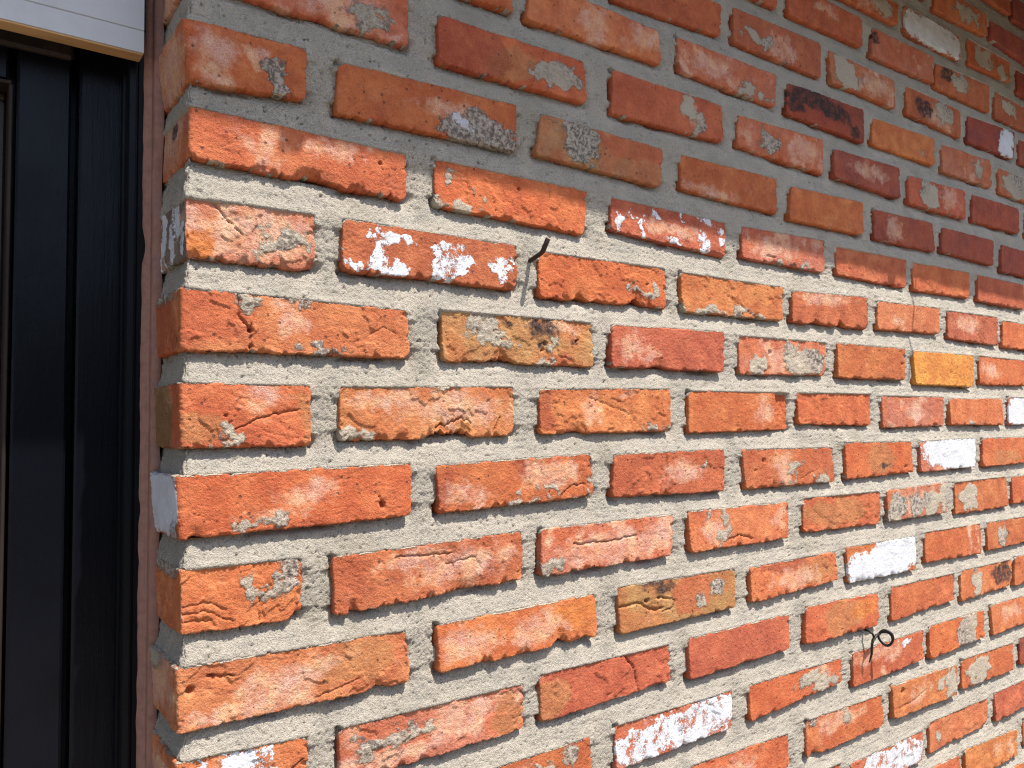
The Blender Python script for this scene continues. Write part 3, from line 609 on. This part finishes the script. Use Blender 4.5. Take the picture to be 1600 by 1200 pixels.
    for j, dd in enumerate((.004, .009, .015, .024)):
        wob = .0009*fbm(vb[:, 0]*160 + vb[:, 2]*130, vb[:, 1]*120 + vb[:, 2]*110 + j*3.1, sd + 40 + j, 2)
        cen = V.mean(0)
        out = np.zeros_like(vb)
        out[:, 2] = np.where(np.abs(vb[:, 2]-cen[2]) > H*.42, np.sign(vb[:, 2]-cen[2]), 0)
        cu = vb - nn*dd + out*(wob*(1+j*.3))[:, None]
        allV.append(cu); ids = base + np.arange(len(loop)); base += len(loop)
        F.append(np.stack([prev, ids, np.roll(ids, -1), np.roll(prev, -1)], -1))
        prev = ids; tl.append(tint4[loop]); ml.append(ml0)
    V = np.concatenate(allV)
    nm = 'brick'
    o = mesh_np(nm, V, np.concatenate(F), [M_BRICK], parent, origin=(cx, 0, float(q[:, 1].mean()) + ZW),
                attrs={'tint': np.concatenate(tl), 'masks': np.concatenate(ml)})
    if key in SPECIAL: o['label'] = SPECIAL[key]
    quads[key] = (q, L, H)
    return o

# ------------------------------------------------------------------ the wall
wall = empty('brick_wall', (1.2, 0, 0))
tag(wall, 'weathered orange brick wall with thick sandy grey mortar joints beside the dark door', 'wall', kind='thing')

XMAX = 2.42
def nominal(k, n):
    odd = k % 2
    xl = 0 if n == 1 else (X_ODD if odd else X_EVEN) + PITCH*(n-1)
    xr = (FULL if odd else HALF) if n == 1 else xl + BL_
    return [xl, -k*CRS + BH_/2, xr, -k*CRS + BH_/2, xr, -k*CRS - BH_/2, xl, -k*CRS - BH_/2]
for k in range(-9, 15):
    listed = {n: (p, [c/1000 for c in qd]) for n, p, qd in BR.get(k, [])}
    for n in range(1, 12):
        nq = nominal(k, n)
        if n in listed:
            brick((k, n), listed[n][1], listed[n][0]*.7/1000, wall)
        else:
            r = random.Random(k*77 + n)
            if nq[0] > XMAX - .15: continue
            j = [r.uniform(-.002, .002) for _ in range(8)]
            if n == 1: j[0] = j[6] = 0
            nq = [a + b for a, b in zip(nq, j)]
            near = listed.get(n-1)
            if near and nq[0] < near[1][2] + .015:
                sh = near[1][2] + .026 - nq[0]; nq = [a + (sh if i % 2 == 0 else 0) for i, a in enumerate(nq)]
            brick((k, n), nq, r.uniform(-.0015, .0025), wall, coarse=2.2)

# mortar: one relief surface that runs round the corner into the return
def build_mortar():
    xs = []; x = -YRET
    while x < XMAX:
        xs.append(x)
        d = math.hypot(max(x, 0) - CAMP[0], CAMP[1]); c_ = -CAMP[1]/d
        x += min(max(.0014, 1.15*d/794/c_), .0038) if x > .006 or x < -.006 else .0011
    xs = np.array(xs, np.float32); zs = np.arange(-1.21, .79, .0016, dtype=np.float32)
    ni, nj = len(xs), len(zs)
    a = np.full((ni, nj), .03, np.float32); b = a.copy(); side = a.copy(); lft = a.copy(); sdf = np.full((ni, nj), .05, np.float32)
    for (k, n), (q, L, H) in quads.items():
        x0 = -1 if n == 1 else q[:, 0].min() - .03; x1 = q[:, 0].max() + .03
        i0, i1 = np.searchsorted(xs, (x0, x1)); j0, j1 = np.searchsorted(zs, (q[:, 1].min() - .035, q[:, 1].max() + .035))
        if i1 <= i0 or j1 <= j0: continue
        X = xs[i0:i1, None]; Zz = zs[None, j0:j1]
        TL, TR, BR_, BLc = q
        u = np.clip((X - TL[0]) / (TR[0] - TL[0]), -.15, 1.15); zt = TL[1] + u*(TR[1]-TL[1]); zb = BLc[1] + u*(BR_[1]-BLc[1])
        v = np.clip((Zz - BLc[1]) / H, 0, 1)
        xl = (BLc[0] + v*(TL[0]-BLc[0])) if n > 1 else np.full_like(v, -9); xr = BR_[0] + v*(TR[0]-BR_[0])
        ox = np.maximum(np.maximum(xl - X, X - xr), 0)
        dd = zb - Zz; ub = Zz - zt
        sl = (slice(i0, i1), slice(j0, j1))
        a[sl] = np.where(dd > -.012, np.minimum(a[sl], np.maximum(dd, 0) + 1.3*ox), a[sl])
        b[sl] = np.where(ub > -.012, np.minimum(b[sl], np.maximum(ub, 0) + 1.3*ox), b[sl])
        dx = np.maximum(xl - X, X - xr); dz = np.maximum(dd, ub)
        inz = np.maximum(dz, 0)
        side[sl] = np.minimum(side[sl], np.maximum(dx, 0) + inz*1.5 + (dx < -.004)*1.0)
        lft[sl] = np.minimum(lft[sl], np.abs(xl - X) + inz*1.5)
        sdf[sl] = np.minimum(sdf[sl], np.maximum(dx, dz))
    X, Zz = np.meshgrid(xs, zs, indexing='ij')
    big = fbm(X*16, Zz*16, 3, 3); mid = fbm(X*60, Zz*60, 5, 3); fine = fbm(X*260, Zz*260, 7, 3)
    h = -.0040 - .0058*np.exp(-a/.009) + .0042*np.exp(-b/.009) - .0010*np.exp(-side/.004)
    grit = fbm(X*480, Zz*480, 8, 1)
    h += .0012*big + .0007*mid*(1 + .9*sst(.012, .003, b)) + .0010*fine + .0012*grit
    # strikes of the trowel along the beds
    h += .0006*fbm(X*8, Zz*140, 9, 2)
    # open crevices where the mortar has shrunk from the ends of the bricks and under them
    cre = sst(.12, .35, fbm(X*22, Zz*22, 15, 2))
    h -= .007*cre*sst(.0045, .001, lft + .002*fine)
    cre2 = sst(.10, .40, fbm(X*14 + 9, Zz*30, 17, 2))
    h -= .004*cre2*sst(.006, .001, a + .002*fine)
    pit = pn(X*210, Zz*210, 19)
    h -= .0022*sst(.55, .78, pit)
    lump = sst(.35, .6, fbm(X*75, Zz*75, 23, 2))
    h += .0016*lump*sst(.02, .004, np.minimum(a, b))
    h = np.minimum(h, .0005) - 1.8*np.clip(-sdf - .0014, 0, .006)
    xc = .0010 + .0034*fbm(Zz*34, Zz*0 + 3, 29, 3) + .0014*fbm(Zz*240, X*200, 31, 2)
    RC = .006
    ins = np.abs(X) < RC; ph = np.where(ins, np.pi/4*(1 - X/RC), np.where(X > 0, 0, np.pi/2))
    px = np.where(ins, xc + RC - RC*np.sin(ph), np.where(X > 0, X, xc)); py = np.where(ins, RC - RC*np.cos(ph), np.where(X > 0, 0, -X))
    hr = np.where(X < 0, -.0036 + (h + .0040)*.55 + .0012*fbm(X*90, Zz*90, 61, 3), h)
    wgt = sst(.012, -.004, X); h = h*(1-wgt) + hr*wgt
    V = np.stack([px - np.sin(ph)*h, py - np.cos(ph)*h, Zz + ZW], -1).reshape(-1, 3)
    keep = (sdf > -.0065)
    I = np.arange(ni*nj).reshape(ni, nj)
    kq = keep[:-1,:-1] | keep[1:,:-1] | keep[1:,1:] | keep[:-1,1:]
    F = np.stack([I[:-1,:-1], I[1:,:-1], I[1:,1:], I[:-1,1:]], -1)[kq]
    used = np.unique(F); mp = np.full(ni*nj, -1, np.int64); mp[used] = np.arange(len(used))
    return mesh_np('mortar', V[used], mp[F], [M_MORTAR], wall)
mortar = build_mortar()

# the masonry behind and the courses below and beyond the picture
mb = MB()
mb.box((.03, .035, 0), (6.0, .23, ZW + .80))
mb.box((.006, .125, 0), (.03, .23, ZW + .80))
mb.box((.012, .012, 0), (6.0, .0352, ZW - 1.2))
mb.box((XMAX - .02, .012, ZW - 1.2), (6.0, .0354, ZW + .78))
mb.build('mortar_backing', M_MORTAR, wall)
def brickwork():
    VV, FF, TT = [], [], []
    b = 0; r = random.Random(3)
    spots = []
    for k in range(15, 23):
        for n in range(1, 25):
            spots.append((k, n))
    for k in range(-9, 15):
        for n in range(10, 25):
            if nominal(k, n)[0] > XMAX - .15 and (k, n) not in quads: spots.append((k, n))
    for k, n in spots:
        q = nominal(k, n)
        x0, x1, z0, z1 = q[0], q[2], q[5] + ZW, q[1] + ZW
        if x1 > 6: continue
        p = -.003 - r.uniform(0, .003); e = .003
        y1 = .11 if n == 1 else .03
        VV += [(x0+e, p, z0+e), (x1-e, p, z0+e), (x1-e, p, z1-e), (x0+e, p, z1-e), (x0, p+e, z0), (x1, p+e, z0), (x1, p+e, z1), (x0, p+e, z1),
               (x0, y1, z0), (x1, y1, z0), (x1, y1, z1), (x0, y1, z1)]
        for i in range(4):
            j = (i+1) % 4
            FF += [(b+i, b+4+i, b+4+j, b+j), (b+4+i, b+8+i, b+8+j, b+4+j)]
        FF.append((b, b+1, b+2, b+3)); b += 12
        c = TYPES[r.choice('OOLRP')][r.randint(0, 1)]
        TT += [(*c, 1)] * 12
    V = np.array(VV); T = np.array(TT); Mk = np.tile([0, 0, .1, 0], (len(V), 1))
    o = mesh_np('brick', V, np.array(FF), [M_BRICK], wall, smooth=False, attrs={'tint': T, 'masks': Mk})
    o['kind'] = 'stuff'
brickwork()

# ------------------------------------------------------------------ door and its frame
def paint_mat(name, col, rough, streak=0.0, wear=None):
    m, nt, bs = new_mat(name)
    P = nd(nt, 'ShaderNodeNewGeometry').outputs['Position']
    mp = nd(nt, 'ShaderNodeMapping'); mp.inputs['Scale'].default_value = (1, 1, .06); nt.links.new(P, mp.inputs['Vector'])
    g = noise(nt, mp.outputs[0], 260, 6, 0.7); f = noise(nt, P, 300, 4, 0.6); w = noise(nt, P, 14, 4)
    c = mix(nt, mrange(nt, w, .35, .7), col, tuple(v*.7 for v in col))
    if wear: c = mix(nt, mth(nt, 'MULTIPLY', mrange(nt, f, .72, .78), mrange(nt, w, .45, .6)), c, wear)
    nt.links.new(c, bs.inputs['Base Color'])
    nt.links.new(mrange(nt, w, .3, .7, rough*.85, rough*1.25), bs.inputs['Roughness'])
    bs.inputs['Specular IOR Level'].default_value = 0.12
    h = mth(nt, 'ADD', mth(nt, 'MULTIPLY', g, streak), mth(nt, 'MULTIPLY', f, .25))
    nt.links.new(bump(nt, h, .5, .0011), bs.inputs['Normal'])
    return m
M_BLACK = paint_mat('door_black_paint', (.004, .0045, .007), .25, 1.3, (.05, .04, .032))
M_FRAME = paint_mat('frame_black_paint', (.005, .0055, .007), .34, .3, (.08, .08, .085))
M_BROWN = simple('worn_brown_wood', (.024, .014, .010), .6, .25, nscale=90, stretch=(1, 1, .1), var=.5)
M_WHITE = simple('white_board_paint', (.46, .465, .475), .5, .4, nscale=22, var=.16, bmp=.0003, nthr=(.45, .8))
M_WOOD = simple('bare_pine', (.50, .31, .15), .75, .2, nscale=70, stretch=(.12, 1, 1), col2=(.34, .18, .075))
M_SEAL = simple('brown_sealant', (.27, .135, .098), .6, .35, nscale=120, var=.25, bmp=.0006)
M_GLASS = simple('window_glass', (.01, .012, .014), .06, .6, bmp=0)
M_BEAD = simple('dull_bead', (.03, .022, .018), .5, .4, var=.1)

YF = .104            # front of the frame
frame = empty('doorway', (-.45, YF, 0))
tag(frame, 'black painted door frame with brown sealant along the brick return', 'doorway', kind='thing')
TOP = ZW + .030      # underside of the frame head
def jamb(x0, x1, sgn):
    m = MB()
    # stepped profile in plan: outer flat, bead, inner rebate (x from the wall side inwards)
    prof = [(x0, YF), (x0 - sgn*.0085, YF), (x0 - sgn*.0092, YF + .003), (x0 - sgn*.0108, YF + .003), (x0 - sgn*.0115, YF), (x0 - sgn*.0165, YF + .0015),
            (x0 - sgn*.018, YF + .004), (x0 - sgn*.018, YF + .012), (x0 - sgn*.0205, YF + .012), (x0 - sgn*.0205, YF + .05), (x0 + sgn*.03, YF + .05), (x0 + sgn*.03, YF + .012), (x0, YF + .012)]
    n = len(prof)
    V = [(x, y, z) for z in (0, TOP + .08) for x, y in prof]
    F = [(i, (i+1) % n, n + (i+1) % n, n + i) for i in range(n)] + [tuple(range(n)), tuple(range(n, 2*n))]
    m.add(V, F); return m
jamb(-.0075, 0, 1).build('jamb', M_FRAME, frame)
jamb(-.9425, 0, -1).build('jamb', M_FRAME, frame)
m = MB(); m.box((-.921, YF + .006, TOP), (-.029, YF + .0215, TOP + .08), .002); m.build('frame_head', M_FRAME, frame)
# sealant: an uneven bead between frame and brick
def sealant():
    zs = np.arange(.02, ZW + .10, .006); prof = np.linspace(0, 1, 7)
    a = -.0128 + .0016*fbm(zs*14, zs*0 + 2, 3, 3) + .0008*pn(zs*60, zs*0, 4) + .0035*sst(.25, .5, fbm(zs*9, zs*0 + 7, 6, 2))
    b = .0040 + .0014*fbm(zs*11, zs*0 + 5, 8, 2) + .0006*pn(zs*55, zs*0 + 1, 9)
    Z, Pp = np.meshgrid(zs, prof, indexing='ij')
    X = a[:, None]*(1-Pp) + b[:, None]*Pp
    Y = YF - .0022 - .0030*np.sin(np.pi*np.clip(Pp*1.05, 0, 1))**.6*.5 - .004*Pp + .0008*fbm(Z*50, Pp*3, 10, 2)
    w = .0075 + .010*fbm(zs*17, zs*0 + 4, 33, 3) + .004*np.abs(fbm(zs*60, zs*0 + 4, 34, 2))
    X[:, -3] = -.0052; X[:, -2] = -.0034; X[:, -1] = .004
    Y[:, 0] = YF + .002; Y[:, -3] = YF - .0068; Y[:, -2] = YF - .0045 - w; Y[:, -1] = YF - .0040 - w
    ni, nj = Z.shape; I = np.arange(ni*nj).reshape(ni, nj)
    F = np.stack([I[:-1,:-1], I[:-1,1:], I[1:,1:], I[1:,:-1]], -1).reshape(-1, 4)
    mesh_np('sealant', np.stack([X, Y, Z], -1).reshape(-1, 3), F, [M_SEAL], frame)
sealant()

YD = .130            # front of the door boards
door = empty('door', (-.475, YD, 0))
tag(door, 'dark blue black boarded door standing in the shade left of the brick corner', 'door', kind='thing')
edges = [-.0235, -.0645, -.119, -.171, -.225, -.279]
WX0, WX1, WZ0, WZ1 = -.36, -.1195, ZW - .75, ZW - .017          # sunk window of the door
def board(x1, x0, z0, z1, yo=0.0):
    m = MB(); g = .0034
    pr = [(x0 + g, YD + yo + .0002), (x0 + g + .0022, YD + yo - .0016), (x1 - g - .0022, YD + yo - .0016), (x1 - g, YD + yo + .0004), (x1 - g, YD + .022), (x0 + g, YD + .022)]
    n = len(pr)
    m.add([(x, y, z) for z in (z0, z1) for x, y in pr], [(i, (i+1) % n, n + (i+1) % n, n + i) for i in range(n)] + [tuple(range(n)), tuple(range(n, 2*n))])
    m.build('board', M_BLACK, door)
ZT = ZW + .022; ZB = ZW + .07
bx = -.0225
xs_ = [-.0215, -.068, -.1195]
board(xs_[0], xs_[1], .01, ZB, -.0025)
board(xs_[1], xs_[2], .01, ZB, .0)
x = xs_[2]
while x > -.92:
    x2 = max(x - .0515, -.928)
    if WX0 < (x + x2)/2 < WX1:
        board(x, x2, .01, WZ0); board(x, x2, WZ1, ZB)
    else: board(x, x2, .01, ZB)
    x = x2 if x2 > -.925 else -2
m = MB(); m.box((-.93, YD + .0225, .01), (WX0, YD + .045, ZB)); m.box((WX1, YD + .0225, .01), (-.0215, YD + .045, ZB))
m.box((WX0, YD + .0225, .01), (WX1, YD + .045, WZ0)); m.box((WX0, YD + .0225, WZ1), (WX1, YD + .045, ZB)); m.build('back_panel', M_BLACK, door)
m = MB(); m.box((-.93, YD - .012, ZT - .0115), (-.0705, YD - .0022, ZT + .006), .003); m.build('top_rail', M_BROWN, door)
# sunk window
m = MB(); m.box((WX0, YD + .040, WZ0), (WX1, YD + .0448, WZ1)); wp = m.build('window_pane', M_GLASS, door)
m = MB()
m.box((WX1 - .003, YD - .0005, WZ0), (WX1 + .0005, YD + .0399, WZ1 - .0045), .0008); m.box((WX0 - .0005, YD - .0005, WZ0), (WX0 + .003, YD + .0399, WZ1 - .0045), .0008)
m.box((WX0 + .003, YD - .0005, WZ1 - .0043), (WX1 - .0005, YD + .0399, WZ1 - .001), .0008); m.box((WX0 + .003, YD - .0005, WZ0), (WX1 - .003, YD + .0399, WZ0 + .004), .0008)
m.build('window_reveal', M_BROWN, door)
m = MB(); m.box((WX1 - .012, YD + .026, WZ0 + .004), (WX1 - .0032, YD + .0395, WZ1 - .012), .002); m.box((WX0 + .0032, YD + .026, WZ1 - .0118), (WX1 - .0032, YD + .0395, WZ1 - .0046), .002)
m.build('glazing_bead', M_BEAD, door)
# door handle stands far left, out of the photograph
m = MB(); m.tube([(-.87, YD - .002, 1.03), (-.87, YD - .045, 1.03), (-.86, YD - .05, 1.03), (-.75, YD - .05, 1.03)], .009, 12); m.build('handle', M_FRAME, door, True)

# ------------------------------------------------------------------ white board over the door
YH = .080
lint = empty('lintel_board', (-.45, YH, ZW + .05))
tag(lint, 'white painted board over the door with a bare wood lower edge', 'board')
zb = ZW + .0152
m = MB()
pr = [(YH, zb + .0012), (YH, zb + .0222), (YH + .0012, zb + .0230), (YH, zb + .0238), (YH, zb + .17), (YH + .0165, zb + .17), (YH + .0165, zb + .0012)]
n = len(pr)
m.add([(x, y, z) for x in (-.95, -.0168) for y, z in pr], [(i, (i+1) % n, n + (i+1) % n, n + i) for i in range(n)] + [tuple(range(n)), tuple(range(n, 2*n))])
m.build('white_face', M_WHITE, lint)
m = MB(); m.box((-.95, YH + .0006, zb - .0008), (-.0172, YH + .0185, zb + .0011), .0004); m.build('bare_edge', M_WOOD, lint)
m = MB(); m.box((-.95, YH + .0168, zb + .03), (-.012, YH + .14, zb + .60)); m.build('backing', M_FRAME, lint)

# ------------------------------------------------------------------ nail and wire hook
M_IRON = simple('rusty_iron', (.055, .028, .018), .65, .5, .5, nscale=500, var=.6, bmp=.0003, col2=(.022, .013, .011))
M_WIRE = simple('dark_wire', (.018, .015, .014), .5, .5, .5, nscale=500, var=.4, bmp=.0001)
nx_, nz_ = .3885, ZW - .1520
m = MB()
m.tube([(nx_, .012, nz_ - .0015), (nx_ + .0004, .002, nz_), (nx_ + .001, -.010, nz_ + .0030), (nx_ + .0012, -.0165, nz_ + .0048), (nx_ + .0016, -.0195, nz_ + .0068),
        (nx_ + .0022, -.0215, nz_ + .0105), (nx_ + .0038, -.0265, nz_ + .0200), (nx_ + .0040, -.0268, nz_ + .0206)], [.0028, .0028, .0027, .0027, .0029, .0030, .0030, .0024], 12)
nail = m.build('nail', M_IRON, None, True)
tag(nail, 'bent rusty nail sticking out of the mortar beside a sunlit red brick', 'nail')

hx, hz = 1.095, ZW - .701
hook = empty('wire_hook', (hx, 0, hz))
tag(hook, 'small black wire loop hanging in front of the lower right bricks', 'wire hook')
m = MB()
ring = [(hx + .0105*math.cos(t)*.52, -.021 - .0105*math.cos(t)*.85, hz + .0112*math.sin(t)) for t in np.linspace(2.6, 2.6 - 2*math.pi*1.45, 44)]
ring = [(a + .0012*i/44, b_ + .001*math.sin(i*.5), c + .0016*math.sin(i*.3)) for i, (a, b_, c) in enumerate(ring)]
m.tube(ring, .0021, 8); m.build('loop', M_WIRE, hook, True)
m = MB()
m.tube([(hx - .0045, -.0135, hz + .0060), (hx - .013, -.013, hz + .0055), (hx - .026, -.0135, hz - .001), (hx - .031, -.0145, hz - .010), (hx - .0295, -.013, hz - .022), (hx - .031, -.009, hz - .036)], [.0021, .0024, .0025, .0023, .0019, .0010], 8)
m.tube([(hx - .022, -.0135, hz + .002), (hx - .0255, -.0135, hz + .010), (hx - .024, -.006, hz + .013), (hx - .021, .005, hz + .013)], [.0018, .0018, .0019, .0020], 8)
m.build('tail', M_WIRE, hook, True)

# ------------------------------------------------------------------ eave above (casts the shade on the upper courses)
M_GUT = simple('grey_gutter', (.30, .31, .32), .4, .5, nscale=10, var=.1, bmp=0)
M_SOFF = simple('soffit_paint', (.62, .61, .59), .7, .2, nscale=30, stretch=(.1, 1, 1), var=.25)
M_TILE = simple('roof_tile', (.28, .09, .05), .85, .2, nscale=25, var=.3)
eave = empty('roof_eave', (2.0, -.2, ZW + .6))
tag(eave, 'overhanging roof edge with grey gutter shading the upper brick courses', 'roof')
GY, GR = -.19, .05
SLP = -.017
gz = lambda x: ZW + .502 + SLP*x
m = MB()
NA = 18
ang = [math.pi + math.pi*i/NA for i in range(NA+1)]
V = []; F = []
GX0, GX1 = -1.6, 6.4
for x in (GX0, GX1):
    for rr in (GR, GR - .0025):
        for t in ang: V.append((x, GY + rr*math.cos(t), gz(x) + rr*math.sin(t)))
q_ = NA + 1
for i in range(NA):
    F += [(i, i+1, 2*q_+i+1, 2*q_+i), (q_+i, 3*q_+i, 3*q_+i+1, q_+i+1), (i, q_+i, q_+i+1, i+1), (2*q_+i, 2*q_+i+1, 3*q_+i+1, 3*q_+i)]
F += [(0, 2*q_, 3*q_, q_), (NA, q_+NA, 3*q_+NA, 2*q_+NA)]
m.add(V, F); m.build('gutter', M_GUT, eave, True)
for x in (.218 - .9, .218, 1.32, 2.2, 3.1, 4.0, 4.9):
    m = MB(); z = gz(x)
    pts = [(GY + (GR + .003)*math.cos(t), z + (GR + .003)*math.sin(t)) for t in np.linspace(math.pi, 2*math.pi, 14)]
    o2 = [(GY + (GR + .007)*math.cos(t), z + (GR + .007)*math.sin(t)) for t in np.linspace(math.pi, 2*math.pi, 14)]
    ol = pts + o2[::-1]; n = len(ol)
    m.add([(xx, a, b) for xx in (x - .008, x + .008) for a, b in ol], [(i, (i+1) % n, n + (i+1) % n, n + i) for i in range(n)] +
          [(i, i+1, n-2-i, n-1-i) for i in range(13)] + [(n+i, n+i+1, 2*n-2-i, 2*n-1-i) for i in range(13)])
    if abs(x - .218) < .01:
        m.box((x - .006, GY - .036, z - .0555), (x + .004, GY - .026, z - .036), .001)
    m.build('gutter_bracket', M_GUT, eave)
# roof slope: tiles above, soffit boards below
def slab(x0, x1, t0, t1, up0, up1, mat, name):
    c, s = math.cos(math.radians(40)), math.sin(math.radians(40))
    m = MB()
    P0 = (-.18, ZW + .535)
    V = []
    for x in (x0, x1):
        for t, u in ((t0, up0), (t1, up0), (t1, up1), (t0, up1)):
            V.append((x, P0[0] + t*c - u*s, P0[1] + t*s + u*c + SLP*x))
    m.add(V, [(0,1,2,3), (4,7,6,5), (0,4,5,1), (1,5,6,2), (2,6,7,3), (3,7,4,0)])
    return m.build(name, mat, eave)
for i in range(4): slab(-1.6, 6.4, .002 + i*.09, .088 + i*.09, 0, .018, M_SOFF, 'soffit_board')
slab(-1.6, 6.4, -.03, 2.5, .0185, .06, M_TILE, 'roof_slope')
# a thin wire hangs from the gutter
wx = 1.40
pts = [(wx - .0038*i + .002*math.sin(i*1.1), GY - .045 + .003*math.sin(i*.8), gz(wx) - .005 - .024*i) for i in range(9)]
m = MB(); m.tube(pts, .0022, 8); wire = m.build('hanging_wire', M_WIRE, None, True)
tag(wire, 'thin wire hanging from the gutter edge', 'wire')

# ------------------------------------------------------------------ ground in front
M_GROUND = simple('paving', (.25, .215, .17), .9, .2, nscale=6, var=.25, bmp=.002)
me = bpy.data.meshes.new('ground')
me.from_pydata([(-60, -60, 0), (60, -60, 0), (60, 60, 0), (-60, 60, 0)], [], [(0, 1, 2, 3)])
me.materials.append(M_GROUND)
g = link(bpy.data.objects.new('ground', me)); g['kind'] = 'structure'

# added leafy screen behind the camera, keeps low sky out of the door's reflection
def sky_blocker():
    V, F = [], []
    r = random.Random(9)
    for i in range(9000):
        x = r.uniform(-9, 12); z = r.uniform(.05, 2.9); y = -7.0 - abs(r.gauss(0, .12)) + .25*math.sin(x*1.3)*math.sin(z*2)
        a, bb = r.uniform(0, 6.28), r.uniform(-.9, .9); s = r.uniform(.05, .10)
        d = Vector((math.cos(a), .4*math.sin(a*2.1), math.sin(a))).normalized()*s; e = Vector((-math.sin(a)*.6, bb, math.cos(a)*.6)).normalized()*s*.6
        c = Vector((x, y, z)); k = len(V)
        V += [c - d, c + e, c + d, c - e]; F.append((k, k+1, k+2, k+3))
    me = bpy.data.meshes.new('sky_blocker'); me.from_pydata(V, [], F)
    m = simple('blocker_leaf', (.05, .085, .03), .6, .3, nscale=3, var=.4, bmp=0); me.materials.append(m)
    root = empty('sky_blocker', (1.5, -7.2, 0)); tag(root, 'unseen leafy hedge across the yard facing the wall', 'sky_blocker')
    o = bpy.data.objects.new('blocker_leaves', me); o.location = -root.location; link(o, root)
    mm = MB(); mm.box((-9, -7.9, 0), (12, -7.15, 2.8)); mm.build('blocker_core', simple('blocker_inner', (.02, .03, .012), .9, .1, bmp=0), root)
sky_blocker()
